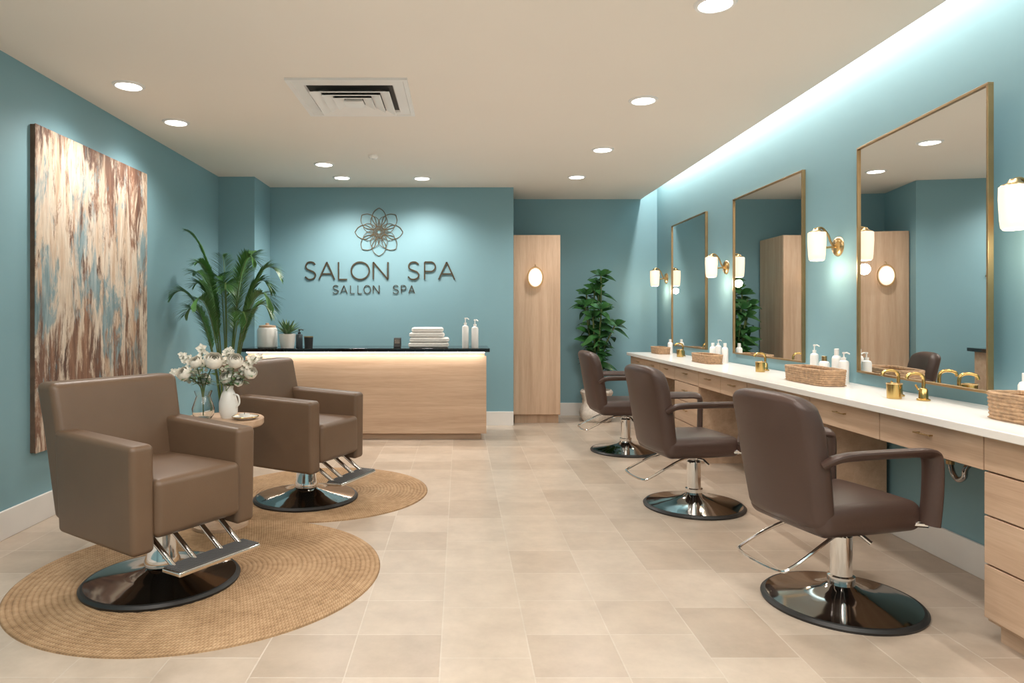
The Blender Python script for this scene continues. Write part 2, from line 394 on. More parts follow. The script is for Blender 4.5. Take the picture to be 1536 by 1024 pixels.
em=MB(); ex,ez=at(568.5,348,YB)
def petal(a,r0,r1,w,rad,dy=0,n=5):
    ca,sa=math.cos(a),math.sin(a)
    up_=[(r0,0),(r0+(r1-r0)*.20,w*.62),(r0+(r1-r0)*.50,w),(r0+(r1-r0)*.80,w*.72),(r0+(r1-r0)*.94,w*.28),(r1,0)]
    for s_ in(1,-1):
        pp=smoothpath([(ex+u*ca-v*s_*sa,yy+dy,ez+u*sa+v*s_*ca) for u,v in up_],n); em.tube(pp,rad,6,up=(0,1,0))
for k in range(8):
    a=PI/2+k*PI/4
    petal(a,.06,.310,.092,.0044); petal(a+PI/8,.03,.22,.058,.0034,-.003); petal(a,.02,.12,.030,.0028,-.002)
em.build('emblem',M['bronzel'],sg)
# ---------------------------------------------------------------- reception desk
rd=thing('reception_desk','long light oak reception desk with lit edge under the top','desk',(0,0,0))
bx(-2.42,.28,7.78,8.35,.07,1.0).build('body',M['woodx'],rd,bevel=.003)
bx(-2.39,.24,7.83,8.30,0,.07).build('plinth',M['woodx'],rd)
bx(-2.44,.30,7.755,7.78,.075,.955).build('front_panel',M['woodx'],rd,bevel=.003)
bx(-2.47,.335,7.67,8.40,1.005,1.045).build('counter',M['black'],rd,bevel=.004)
bx(-2.42,.28,7.735,7.76,.992,1.004).build('led_strip',M['led'],rd)
area('lamp_desk',-1.07,7.71,1.0,2.68,.02,6,(1,.92,.82),(math.radians(12),0,0))
DZ=1.045
def folded_towel(w,d,h):
    mb=MB(); mb.rbox((0,0,h*.5),(w/2,d/2,h*.48),h*.40,(0.006,0.004,.004),tf=lambda q:Vector((q.x,q.y+.012*math.exp(-((q.z-h*.5)/(h*.07))**2)*(1 if q.y<0 else 0),q.z)),na=6,ni=10)
    return mb
tx,_=at(643,500,7.95)
for k,(w,lab) in enumerate([(.46,'lowest white folded towel in the stack on the desk'),(.45,'white folded towel second from the bottom of the stack'),(.40,'white folded towel second from the top of the stack'),(.36,'topmost white folded towel in the stack on the desk')]):
    tag(folded_towel(w,.26,.058).build('folded_towel',M['towel'],loc=(tx+(.0,.01,-.02,-.012)[k],7.98,DZ+k*.0585),sharp=180),lab,'towel','folded towels on the reception desk')
def pump_bottle(name,label,loc,h=.26,r=.032,body='whitep',top='whitep',group=None,cat='bottle'):
    t=thing(name,label,cat,loc,random.uniform(-1,1),group)
    MB().lathe([(0,0),(r*.95,0),(r,.006),(r,h*.62),(r*.9,h*.68),(r*.4,h*.72),(r*.4,h*.75),(0,h*.75)],20).build('bottle_body',M[body],t)
    m=MB(); m.cyl((0,0,h*.74),r*.45,h*.06,14); m.cyl((0,0,h*.8),r*.14,h*.12,8); m.tube([(0,0,h*.93),(r*.6,0,h*.945),(r*1.15,0,h*.90)],r*.17,6); m.cyl((0,0,h*.91),r*.3,h*.05,10)
    m.build('pump',M[top],t); return t
def cap_bottle(name,label,loc,h=.2,r=.03,group=None,capm='whitep'):
    t=thing(name,label,'bottle',loc,0,group)
    MB().lathe([(0,0),(r*.95,0),(r,.006),(r,h*.70),(r*.8,h*.77),(r*.45,h*.80),(0,h*.80)],20).build('bottle_body',M['whitep'],t)
    MB().lathe([(r*.5,h*.79),(r*.5,h*.99),(r*.44,h),(0,h)],16).build('cap',M[capm],t); return t
x,_=at(698,500,7.9); pump_bottle('pump_bottle','left of two tall white pump bottles at the right end of desk',(x,7.9,DZ),.36,.038,group='white pump bottles on the desk')
x,_=at(711,500,7.9); pump_bottle('pump_bottle','right of two tall white pump bottles at the right end of desk',(x+.01,7.87,DZ),.34,.040,group='white pump bottles on the desk')
x,_=at(401,500,7.9)
t=thing('canister','large white lidded canister with wooden lid at desk left end','canister',(x,7.9,DZ))
MB().lathe([(0,0),(.105,0),(.115,.01),(.115,.20),(.10,.23),(0,.23)],30).build('jar',M['ceram'],t)
MB().lathe([(0,.232),(.095,.232),(.095,.255),(.02,.262),(.02,.28),(0,.285)],24).build('lid',M['woodx'],t)
x,_=at(431,500,7.82)
t=thing('potted_succulent','spiky green succulent in a small white pot on desk','plant',(x,7.82,DZ))
MB().lathe([(0,0),(.075,0),(.095,.16),(.085,.16),(.08,.14),(0,.14)],26).build('pot',M['ceram'],t)
m=MB()
for k in range(34):
    a=k*2.4; el=.45+.9*(k/34); m.leaf((0,0,.14),(math.cos(a)*math.cos(el),math.sin(a)*math.cos(el),math.sin(el)),(0,0,1),.20+.06*random.random(),.034,.10,5,.4,.7)
m.build('leaves',M['leaf3'],t)
x,_=at(449,500,7.95); pump_bottle('lotion_bottle','smoky grey bottle with black pump beside the succulent pot',(x,7.95,DZ),.22,.04,'greyg','blackm')
x,_=at(463,500,7.88)
t=thing('black_tumbler','short black tumbler right of the pump bottle on desk','cup',(x,7.88,DZ)); MB().lathe([(0,0),(.045,0),(.052,.12),(.046,.12),(.04,.01),(0,.01)],24).build('cup_body',M['blackm'],t); MB().lathe([(.047,.118),(.053,.12),(.053,.13),(.046,.13)],24).build('rim',M['brass'],t)
x,_=at(596,510,7.95)
t=thing('card_reader','small black payment terminal on desk left of the towels','terminal',(x,7.95,DZ))
MB().rbox((0,0,.055),(.042,.03,.055),.008,tf=lambda q:Vector((q.x,q.y+q.z*.35,q.z))).build('terminal_body',M['blackm'],t)
MB().rbox((0,-.03,.068),(.030,.004,.026),.003,tf=lambda q:Vector((q.x,q.y+q.z*.35,q.z))).build('screen',M['dchrome'],t)
# ---------------------------------------------------------------- tall cabinet
tc=thing('tall_cabinet','tall narrow light oak cabinet standing beside the teal sign wall','cabinet',(0,0,0))
bx(.70,1.32,8.98,9.66,.11,2.475).build('body',M['woodz'],tc,bevel=.003)
bx(.72,1.30,9.02,9.6,0,.11).build('plinth',M['woodz'],tc)
bx(.703,1.317,8.962,8.98,.12,2.47).build('door',M['woodz'],tc,bevel=.002)
lx,lz=at(803,416,8.9)
t=thing('cabinet_sconce','oval brass ringed globe light on the tall oak cabinet','wall lamp',(lx,8.962,lz))
MB().lathe([(.04,0),(.04,-.02),(.015,-.03),(.015,-.05)],24,axis='y').build('backplate',M['brass'],t)
MB().tube([(.102*math.cos(a*PI/18),-.055,.138*math.sin(a*PI/18)) for a in range(36)],.006,8,closed=True).build('ring',M['brass'],t)
m=MB(); m.lathe([(.088*math.sin(k*PI/14),-.118*math.cos(k*PI/14)) for k in range(15)],28,(0,-.06,0),sy=.6); m.build('globe',M['globe'],t)
MB().tube([(0,-.055,.138),(0,-.055,.165),(0,-.02,.175)],.005,6).build('hook',M['brass'],t)
# ---------------------------------------------------------------- painting
pt=thing('wall_painting','tall abstract canvas of brown, cream and teal vertical streaks on left wall','painting',(XL,5.385,1.59))
bx(.032,.038,-.815,.815,-1.105,1.105).build('canvas',M['paint'],pt)
bx(0,.032,-.812,.812,-1.102,1.102).build('stretcher_frame',M['edge'],pt)
# ---------------------------------------------------------------- rugs
def rug(r,loc,lab):
    n=int(r/RW); prof=[(n*RW+.002,0)]
    for i in range(n*4,-1,-1):
        rr=i*RW/4; prof.append((rr,.006+.004*abs(math.sin(PI*rr/RW))**.6))
    tag(MB().lathe(prof,96).build('round_rug',M['rug'],loc=loc,sharp=180),lab,'rug')
rug(.945,(-1.39,3.74,0),'large round braided jute rug under the front taupe chair')
rug(.845,(-1.10,5.47,0),'round braided jute rug under the rear taupe chair')
# ---------------------------------------------------------------- lounge chairs
def disc_base(root,r):
    MB().lathe([(r-.03,0),(r,.0),(r+.004,.012),(r-.008,.024),(r-.03,.026)],64).build('base_rim',M['rubber'],root)
    MB().lathe([(0,.002),(r-.025,.002),(r-.02,.026),(r*.8,.034),(r*.5,.05),(r*.25,.075),(r*.17,.095),(r*.15,.12),(0,.12)],64).build('base_disc',M['dchrome'],root)
lc=thing('lounge_chair','front taupe leather barber armchair on the large jute rug','chair',(-1.57,3.60,.0105),math.radians(-31),'taupe leather armchairs on the rugs')
disc_base(lc,.39)
MB().lathe([(0,.09),(.085,.09),(.09,.11),(.078,.14),(.066,.30),(.07,.33),(.0,.33)],32).build('column_cover',M['chrome'],lc)
bx(-.2,.2,-.18,.18,.315,.34).build('mount_plate',M['blackm'],lc,bevel=.004)
MB().rbox((.01,0,.475),(.305,.252,.14),.034,(.012,0,.016)).build('seat',M['leather'],lc)
def armt(q):
    x=q.x; d=.80-q.z
    if x<-.05: x=-.05+(x+.05)*(1-.16*d)
    return Vector((x,q.y*(1-.05*d),q.z-(q.x+.33)*.04))
for sgn in(-1,1):
    MB().rbox((-.03,sgn*.310,.555),(.325,.062,.258),.028,(0,.006,0),tf=armt).build('armrest',M['leather'],lc)
btf=lambda q:Vector((q.x-(q.z-.35)*.19-.04*max(0,q.z-.75),q.y*(1.0+.08*(q.z-.5)),q.z))
MB().rbox((-.31,0,.70),(.080,.355,.350),.036,(.014,0,.0),tf=btf).build('backrest',M['leather'],lc)
fr=MB()
for y in(-.2,-.08,.08,.2): fr.tube([(.17,y,.335),(.205,y,.31),(.37,y*.98,.20)],.0135,10)
fr.tube([(.17,-.2,.335),(.17,.2,.335)],.013,8); fo=fr.build('footrest_frame',M['chrome'],lc)
fp=MB().rbox((.405,0,.195),(.066,.245,.012),.008); fp.build('footplate',M['chrome'],fo)
fp=MB()
for k in range(8): fp.box(.346+k*.0155,.356+k*.0155,-.235,.235,.204,.214)
fp.build('grip_ridges',M['pad'],fo)
dup(lc,(-1.18,5.24,.0105),math.radians(-22),'rear taupe leather barber armchair, between side table and reception desk')
# ---------------------------------------------------------------- styling chairs
st=thing('styling_chair','nearest dark brown styling chair, with largest back and chrome footbar','chair',(1.87,3.35,0),math.radians(14),'dark brown styling chairs at the vanity')
disc_base(st,.36)
MB().lathe([(0,.11),(.062,.11),(.062,.135),(.05,.14),(.05,.33),(.042,.34),(.034,.345),(.034,.39),(0,.39)],28).build('column',M['chrome'],st)
m=MB(); m.box(-.17,.11,-.14,.14,.385,.41); m.build('mount_plate',M['blackm'],st,bevel=.004)
SX=-.055
MB().rbox((SX,0,.475),(.285,.262,.07),.055,(0,0,.016)).build('seat',M['leatherd'],st)
def bk(q):
    t=(q.z-.43)/.62; tt=max(0,(t-.72)/.28); q=Vector((q.x,q.y*(1-.11*tt**3-.16*max(0,.45-t)),q.z-.025*tt*(abs(q.y)/.275)**4))
    return Vector((q.x-.17*(q.z-.45)+.50*q.y*q.y-.05*max(0,t-.75),q.y,q.z-.08*q.y*q.y*max(0,t)))
MB().rbox((-.265+SX,0,.742),(.052,.272,.310),.05,(.012,0,0),tf=bk,ni=12).build('backrest',M['leatherd'],st)
for sgn in(-1,1):
    y=sgn*.30
    P=smoothpath([(-.28+SX,y*.88,.745),(-.24+SX,y,.778),(-.12+SX,y,.785),(.10+SX,y,.785),(.235+SX,y,.780),(.272+SX,y,.745),(.272+SX,y,.60),(.265+SX,y*.97,.45)],7)
    MB().tube(P,.034,16,sec=(.62,1.35)).build('armrest',M['leatherd'],st)
    MB().tube([(.26+SX,y*.97,.45),(.2+SX,y*.7,.44)],.014,8).build('arm_bracket',M['chrome'],st)
fb=MB(); fb.tube(smoothpath([(-.02,-.05,.36),(-.18,-.14,.375),(-.42,-.17,.27),(-.47,-.12,.245),(-.47,.12,.245),(-.42,.17,.27),(-.18,.14,.375),(-.02,.05,.36)],6),.0085,8); fb.build('footbar',M['chrome'],st)
lv=MB(); lv.tube([(0,-.04,.36),(.02,-.10,.36),(.04,-.14,.33)],.01,8); lv.build('lever',M['chrome'],st)
dup(st,(1.73,5.05,0),math.radians(10),'middle dark brown styling chair, second from the camera')
dup(st,(1.73,7.13,0),math.radians(4),'farthest dark brown styling chair, nearest the alcove plant')
# ---------------------------------------------------------------- vanity
ct=tag(bx(2.22,XR-.001,2.15,9.1,.89,.93).build('countertop',M['marble'],bevel=.005),'long white stone countertop running beneath the mirrors','countertop')
def handle(y,z,ln,par,x=2.27):
    m=MB(); m.tube([(x-.022,y-ln/2,z),(x-.022,y+ln/2,z)],.0045,8)
    for s_ in(-1,1): m.tube([(x,y+s_*ln*.38,z),(x-.022,y+s_*ln*.38,z)],.004,6)
    return m.build('handle',M['brass'],par)
def cabinet(y0,y1,lab,zs=(.10,.335,.545,.735,.885),cols=1):
    t=thing('vanity_cabinet',lab,'cabinet',(0,0,0),0,'oak drawer cabinets under the countertop')
    b=MB(); b.box(2.29,XR-.03,y0,y1,.085,.889); b.build('body',M['woody'],t,bevel=.002)
    bx(2.33,XR-.03,y0+.02,y1-.02,0,.085).build('plinth',M['woody'],t)
    w=(y1-y0)/cols
    for c_ in range(cols):
        for a,b_ in zip(zs[:-1],zs[1:]):
            d=bx(2.27,2.29,y0+c_*w+.004,y0+(c_+1)*w-.004,a+.004,b_-.004).build('drawer',M['woody'],t,bevel=.002)
            handle(y0+(c_+.5)*w,(a+b_)/2+.02,.12,d)
def apron(y0,y1,n,lab):
    t=thing('vanity_drawer_unit',lab,'drawer unit',(0,0,0),0,'slim oak drawers over the knee spaces')
    bx(2.29,2.74,y0+.001,y1-.001,.745,.889).build('body',M['woody'],t)
    w=(y1-y0)/n
    for k in range(n):
        d=bx(2.27,2.29,y0+k*w+.004,y0+(k+1)*w-.004,.735,.884).build('drawer',M['woody'],t,bevel=.002)
        handle(y0+(k+.5)*w,.83,.12,d)
cabinet(2.2,2.96,'oak drawer cabinet nearest the camera at the right edge of the photo')
apron(2.96,4.43,2,'slim oak drawers above the knee space with exposed pipes, behind nearest chair')
cabinet(4.43,5.40,'oak drawer cabinet between the nearest and middle styling chairs',cols=2)
apron(5.40,6.50,2,'slim oak drawers above the knee space by the middle styling chair')
cabinet(6.50,7.22,'oak drawer cabinet between the middle and farthest styling chairs')
apron(7.22,8.3,2,'slim oak drawers above the knee space by the farthest styling chair')
cabinet(8.3,9.08,'oak drawer cabinet at the far end of the countertop beside the plant')
t=thing('sink_trap','dark metal sink drain pipe bending under the countertop','pipe',(2.6,3.62,0))
MB().tube(smoothpath([(0,0,.745),(0,0,.64),(.0,-.02,.575),(0,-.06,.55),(0,-.10,.575),(0,-.11,.62),(.03,-.12,.65),(.10,-.13,.65),(.198,-.13,.65)],5),.014,10).build('pipe',M['dchrome'],t)
m=MB(); m.cyl((0,0,.68),.022,.03,16); m.cyl((0,0,.62),.020,.02,16); m.lathe([(.035,0),(.035,.012)],16,(.185,-.13,.65),'x'); m.build('coupling',M['brass'],t)
for dy,lab in((.17,'small brass water valve pipe beside the drain'),(.27,'small brass water valve pipe farthest from the drain')):
    t=thing('water_valve',lab,'pipe',(2.7,3.62+dy,0)); MB().tube(smoothpath([(0,0,.745),(0,0,.68),(.03,0,.64),(.098,0,.64)],5),.009,8).build('pipe',M['brass'],t); MB().cyl((.03,0,.62),.016,.04,12).build('valve',M['dchrome'],t)
# ---------------------------------------------------------------- mirrors
# thin brass framed mirrors; the nearest one stands off the wall on brackets, turned a little towards the alcove
for y0,y1,zc,ang,lab in[(3.42,4.77,1.795,5.3,'largest, nearest brass framed rectangular wall mirror'),(5.53,6.94,1.81,0,'middle brass framed wall mirror, between two lit sconces'),(7.71,8.96,1.81,0,'farthest, narrowest looking brass framed wall mirror')]:
    k=math.tan(math.radians(ang)); t=thing('wall_mirror',lab,'mirror',(XR,y1,zc),0,'brass framed mirrors above the countertop'); h=(y1-y0); H=.782; w=.014
    def slab(ya,yb,za,zb,xf,xb):
        fa=-(xf-k*ya); fb_=-(xf-k*yb); ba=-(xb-k*ya); bb_=-(xb-k*yb)
        return [(fa,ya,za),(fb_,yb,za),(fb_,yb,zb),(fa,ya,zb),(ba,ya,za),(bb_,yb,za),(bb_,yb,zb),(ba,ya,zb)],[(0,3,2,1),(4,5,6,7),(0,1,5,4),(1,2,6,5),(2,3,7,6),(3,0,4,7)]
    m=MB(); m.add(*slab(-h,0,H-w,H,.03,0)); m.add(*slab(-h,0,-H,-H+w,.03,0)); m.add(*slab(-h,-h+w,-H+w,H-w,.03,0)); m.add(*slab(-w,0,-H+w,H-w,.03,0)); m.build('frame',M['frame'],t,bevel=.0015)
    MB().add(*slab(-h+w,-w,-H+w,H-w,.018,.004)).build('glass',M['mirror'],t,sharp=10)
    if ang:
        for z_ in(-.5,.5): MB().tube([(0,-h+.25,z_),(-k*(h-.25),-h+.25,z_)],.012,10).build('wall_bracket',M['blackm'],t)
# ---------------------------------------------------------------- sconces
sn=thing('wall_sconce','lit brass wall sconce cut by the right edge of the photo','wall lamp',(XR,3.25,1.92),0,'brass sconces with opal shades beside the mirrors')
MB().lathe([(0,-.03),(.05,-.026),(.070,-.012),(.074,0)],28,axis='x').build('backplate',M['brass'],sn)
m=MB(); m.tube(smoothpath([(-.02,0,.0),(-.05,0,.02),(-.08,0,.09),(-.12,0,.135),(-.16,0,.135)],6),.008,8); m.tube([(-.02,0,0),(-.10,0,-.01)],.009,8); m.build('arm',M['brass'],sn)
MB().lathe([(0,.14),(.02,.135),(.03,.118),(.055,.108),(.058,.098)],24,(-.16,0,0)).build('shade_cap',M['brass'],sn)
MB().lathe([(.052,.106),(.062,.10),(.063,.04),(.058,-.06),(.054,-.095),(.046,-.105),(.02,-.108),(0,-.108)],28,(-.16,0,0)).build('lamp_shade',M['shade'],sn)
for Y,lab in[(5.05,'lit brass wall sconce between the nearest and middle mirrors'),(7.17,'lit brass wall sconce between the middle and farthest mirrors'),(9.25,'lit brass wall sconce beyond the farthest mirror, nearest the alcove')]: dup(sn,(XR,Y,1.92),0,lab)
for Y in(3.25,5.05,7.17,9.25):
    l=bpy.data.lights.new('sconce','POINT'); l.energy=3.5; l.color=(1,.82,.62); l.shadow_soft_size=.04; o=bpy.data.objects.new('lamp_sconce',l); col.objects.link(o); o.location=(XR-.16,Y,1.92-.17)
# ---------------------------------------------------------------- baskets and bottles
CZ=.931
def basket(a,b_,h,loc,lab):
    t=thing('wicker_basket',lab,'basket',loc,0,'wicker baskets on the countertop'); m=MB(); rows=7; n=72
    def pth(k,sc_,z,ph):
        o=[]
        for j in range(n):
            th=2*PI*j/n; cx,sx=math.cos(th),math.sin(th)
            x=a*math.copysign(abs(cx)**.45,cx); y=b_*math.copysign(abs(sx)**.45,sx); f=sc_+(.018 if (j+ph)%2 else -.018)
            o.append((x*f,y*(1+(f-1)*a/b_),z))
        return o
    for k in range(rows): m.tube(pth(k,.93+.07*k/rows,h*(.5+k)/rows,k),h/rows*.56,6,closed=True)
    m.build('weave',M['wick'],t)
    m=MB(); m.tube(pth(0,1.0,h,0),.008,6,closed=True); m.build('rim',M['wick'],t)
    bx(-a*.85,a*.85,-b_*.93,b_*.93,.002,.008).build('bottom',M['wick'],t)
basket(.10,.28,.105,(2.52,4.86,CZ),'long wicker basket between the nearest and middle mirrors')
basket(.09,.25,.085,(2.53,7.0,CZ),'wicker basket on the counter just beyond the middle mirror')
basket(.08,.20,.08,(2.56,8.72,CZ),'small wicker basket at the far end of the countertop')
basket(.10,.17,.12,(2.54,3.02,CZ),'wicker basket cut by the right edge of the photo')
BG='white bottles behind the counter baskets'
pump_bottle('toiletry_bottle','white pump bottle behind the long basket, nearest the camera',(2.71,4.82,CZ-.001),.23,.033,group=BG)
cap_bottle('toiletry_bottle','white capped bottle behind the long basket, second from the camera',(2.72,4.93,CZ-.001),.24,.032,BG)
cap_bottle('toiletry_bottle','short white brass-capped bottle behind the long basket, third from the camera',(2.70,5.06,CZ-.001),.18,.036,BG,'brass')
pump_bottle('toiletry_bottle','tall white pump bottle behind the long basket, farthest from the camera',(2.71,5.22,CZ-.001),.27,.030,group=BG)
cap_bottle('toiletry_bottle','white capped bottle behind the middle basket, nearest the camera',(2.71,6.98,CZ-.001),.2,.032,BG)
pump_bottle('toiletry_bottle','white pump bottle behind the middle basket, centre of its three',(2.71,7.16,CZ-.001),.24,.032,group=BG)
cap_bottle('toiletry_bottle','white capped bottle behind the middle basket, farthest from the camera',(2.72,7.34,CZ-.001),.19,.034,BG)
cap_bottle('toiletry_bottle','small white bottle behind the far end basket',(2.71,8.8,CZ-.001),.18,.032,BG)
cap_bottle('toiletry_bottle','white bottle by the right edge of the photo, behind its basket',(2.72,3.28,CZ-.001),.2,.032,BG)
# faucets
def faucet(loc,lab):
    t=thing('faucet',lab,'faucet',loc,0,'brass basin taps on the countertop')
    MB().lathe([(0,0),(.034,0),(.034,.008),(.024,.012),(.022,.06),(.014,.07),(0,.07)],24).build('base',M['gold'],t)
    MB().tube(smoothpath([(0,0,.06),(0,0,.12),(-.015,0,.145),(-.05,0,.152),(-.085,0,.142),(-.095,0,.12)],6),.0095,10).build('spout',M['gold'],t)
    m=MB(); m.tube([(0,.02,.05),(0,.04,.055),(.0,.065,.08)],.006,8); m.build('lever',M['gold'],t)
def tumbler(loc,lab,name='gold_tumbler'):
    t=thing(name,lab,'cup',loc,0,'gold tumblers beside the taps')
    MB().lathe([(0,0),(.038,0),(.040,.085),(.035,.085),(.033,.006),(0,.006)],24).build('cup_body',M['gold'],t)
    m=MB(); m.tube([(.040*math.cos(a*PI/12),.040*math.sin(a*PI/12),.085) for a in range(24)],.003,6,closed=True); m.build('rim',M['brass'],t)
faucet((2.60,4.05,CZ),'polished brass tap in front of the nearest mirror'); tumbler((2.50,3.93,CZ),'gold tumbler in front of the nearest mirror')
faucet((2.60,3.83,CZ),'brass tap standing closer to the camera, before the nearest mirror')
faucet((2.66,5.95,CZ),'polished brass tap in front of the middle mirror'); tumbler((2.56,5.82,CZ),'gold tumbler in front of the middle mirror')
faucet((2.66,8.15,CZ),'polished brass tap in front of the farthest mirror'); tumbler((2.58,8.0,CZ),'gold tumbler in front of the farthest mirror')
# ---------------------------------------------------------------- side table & flowers
TX,TY,TZ=-1.60,4.56,.725
t=thing('side_table','small round oak side table between the two taupe chairs','table',(TX,TY,.01))
MB().lathe([(0,TZ-.06),(.272,TZ-.06),(.28,TZ-.05),(.28,TZ-.016),(.274,TZ-.01),(0,TZ-.01)],48).build('tabletop',M['woodx'],t)
MB().lathe([(0,.02),(.04,.02),(.035,.1),(.035,TZ-.07),(.06,TZ-.06),(0,TZ-.06)],24).build('pedestal',M['woodz'],t)
MB().lathe([(0,0),(.18,0),(.18,.02),(.05,.035),(0,.035)],36).build('base',M['woodz'],t)
vx,vy=TX-.10,TY-.04
t=thing('glass_vase','clear glass vase of water and stems on side table','vase',(vx,vy,TZ))
MB().lathe([(0,0),(.05,0),(.068,.03),(.072,.07),(.055,.12),(.045,.15),(.058,.185),(.055,.185),(.042,.15),(.052,.12),(.068,.07),(.064,.032),(.046,.008),(0,.008)],32).build('vase_body',M['glass'],t)
wv=thing('ceramic_vase','white ceramic bud vase right of the glass vase','vase',(TX+.05,TY+.01,TZ))
MB().lathe([(0,0),(.045,0),(.06,.04),(.062,.10),(.045,.16),(.03,.19),(.034,.215),(.028,.215),(.026,.19),(.0,.17)],30).build('vase_body',M['ceram'],wv)
MB().tube(smoothpath([(.04,-.02,.16),(.075,-.03,.15),(.082,-.03,.10),(.055,-.02,.07)],5),.006,6).build('handle',M['ceram'],wv)
t=thing('trinket_dish','white dish with gold rim on the side table edge','dish',(TX+.185,TY-.06,TZ))
MB().lathe([(0,0),(.05,0),(.085,.018),(.083,.021),(.05,.006),(0,.006)],32).build('plate',M['ceram'],t)
MB().tube([(.084*math.cos(a*PI/16),.084*math.sin(a*PI/16),.02) for a in range(32)],.003,6,closed=True).build('rim',M['gold'],t)
t=thing('votive_cup','small white candle cup standing on the gold rimmed dish','candle',(TX+.18,TY-.06,TZ+.007))
MB().lathe([(0,0),(.028,0),(.034,.03),(.03,.03),(.0,.02)],20).build('cup_body',M['ceram'],t); MB().cyl((0,0,.02),.002,.018,6).build('wick',M['blackm'],t)
def rose(mb,c,R,axis):
    ax=Vector(axis).normalized(); q=Vector((0,0,1)).rotation_difference(ax)
    for ring,(rr,n,el0,el1) in enumerate([(.25,3,0,1.4),(.42,4,-.2,1.3),(.6,5,-.4,1.15),(.8,6,-.65,.95),(1.0,7,-.9,.65)]):
        for k in range(n):
            a0=2*PI*(k+ring*.4)/n; wd=2*PI/n*.72; vs=[];fs=[]
            for i in range(6):
                el=el0+(el1-el0)*i/5
                for j in range(5):
                    u=(j-2)/2; a=a0+u*wd; r_=R*rr*(1+.14*(i/5)**3*(ring>1)+.05*math.cos(u*PI))
                    e=el-.16*u*u*(i/5)
                    vs.append(Vector(c)+q@Vector((r_*math.cos(e)*math.cos(a),r_*math.cos(e)*math.sin(a),r_*math.sin(e)*.9)))
            for i in range(5):
                for j in range(4): fs.append((i*5+j,i*5+j+1,(i+1)*5+j+1,(i+1)*5+j))
            mb.add(vs,fs)
fl=[(280,560,'cream rose low at the left of the bouquet'),(302,570,'cream rose above the glass vase neck'),(324,541,'large cream rose at the centre top of the bouquet'),(336,568,'cream rose low at the bouquet centre'),(356,541,'cream rose at the upper right of the bouquet'),(372,560,'cream rose at the far right of the bouquet'),(297,543,'cream rose at the upper left of the bouquet'),(354,574,'cream rosebud just over the white vase')]
for i,(px,py,lab) in enumerate(fl):
    x,z=at(px,py,4.5); wv_=i in(4,5,3,7); vx2,vy2=(TX+.05,TY+.01) if wv_ else (vx,vy)
    y=4.5+(.05 if i%2 else -.04)
    o=Vector((vx2,vy2,TZ+.02)); p=Vector((x,y,z)); nk=Vector((vx2,vy2,TZ+.205))
    t=thing('cream_rose',lab,'flower',tuple(o),0,'cream roses in the two vases')
    m=MB(); rose(m,p-o,(.044,.040,.056,.042,.048,.042,.040,.03)[i],(p-nk)+Vector((0,-.12,.06))); m.build('bloom',M['petal'],t)
    nk2=nk+Vector(((p-nk).x*.12,(p-nk).y*.1,0)); m=MB(); m.tube(smoothpath([(0,0,0) if not wv_ else (0,0,.16),nk2-o,p-o],6),.0035,6); m.build('stem',M['stem'],t)
    m=MB()
    for k in range(7):
        a=k*1.1+i; m.leaf(Vector(nk2-o)*(.75-.09*k)+(p-o)*(.25+.09*k),(math.cos(a),math.sin(a)*.7,.3),(0,0,1),.09,.04,.4)
    m.build('leaves',M['leaf3'],t)
sp=[((272,533),'white blossom sprig at upper left of the bouquet'),((260,560),'white blossom sprig reaching furthest left'),((300,522),'tall white blossom sprig over the glass vase'),((343,526),'white blossom sprig at the top centre'),((386,536),'white blossom sprig reaching furthest right')]
for i,((px,py),lab) in enumerate(sp):
    x,z=at(px,py,4.52); vx2=TX+.05 if i>2 else vx; o=Vector((vx2,vy,TZ+.02)); tip=Vector((x,4.55,z))-o; nk=Vector(((x-vx2)*.1,.0,.19))
    t=thing('blossom_sprig',lab,'flower',tuple(o),0,'blossom sprigs in the bouquet')
    P=smoothpath([(0,0,0) if i<3 else (0,0,.165),nk,nk.lerp(tip,.6)+Vector((0,0,.03)),tip],8); MB().tube(P,.0025,5).build('stem',M['stem'],t); m=MB(); ml=MB()
    for p in P[12:]:
        for q_ in range(3):
            c_=p+Vector((random.uniform(-.028,.028),random.uniform(-.028,.028),random.uniform(-.02,.02)))
            for k in range(5):
                a=k*2*PI/5+random.random(); m.leaf(c_,(math.cos(a),-.5+math.sin(a)*.4,math.sin(a)),(0,-1,.2),.017,.015,0,3)
        a=random.uniform(0,6); ml.leaf(p,(math.cos(a),math.sin(a),.2),(0,0,1),.05,.014,.2,4)
    m.build('blossoms',M['petal'],t); ml.build('leaves',M['leaf3'],t)
# ---------------------------------------------------------------- palm
px0,py0=-2.32,6.80
t=thing('potted_palm','tall feathery green palm rising between left wall and desk','plant',(px0,py0,0))
MB().lathe([(0,0),(.15,0),(.2,.38),(.185,.38),(.18,.34),(0,.34)],36).build('pot',M['ceram'],t); MB().lathe([(0,.345),(.18,.342)],30).build('soil',M['soil'],t)
fm=MB(); smb=MB()
def clampx(p): return Vector((max(p[0],XL+.03-px0),min(p[1],7.62-py0),p[2]))
FR=[(-.36,-.1,2.24,.15,2.15),(-.08,.1,2.02,.1,1.9),(.34,-.15,1.92,.25,2.25),(.50,.1,1.80,.35,2.2),(.52,-.2,1.48,.4,1.95),(.38,.2,1.42,.4,1.8),(-.42,.2,1.85,.3,1.95),(-.46,-.2,1.60,.4,1.85),(-.46,.1,1.42,.42,1.7),
(.12,-.4,1.66,.3,1.95),(.05,.5,1.9,.3,2.0),(.2,.3,2.08,.2,2.0),(-.2,-.4,1.5,.35,1.8),(-.22,-.2,1.92,.25,2.0),(.32,-.4,1.35,.42,1.7),(.44,.0,1.66,.35,2.05),(.0,-.3,1.78,.2,1.9),(-.32,.0,1.72,.3,1.85)]
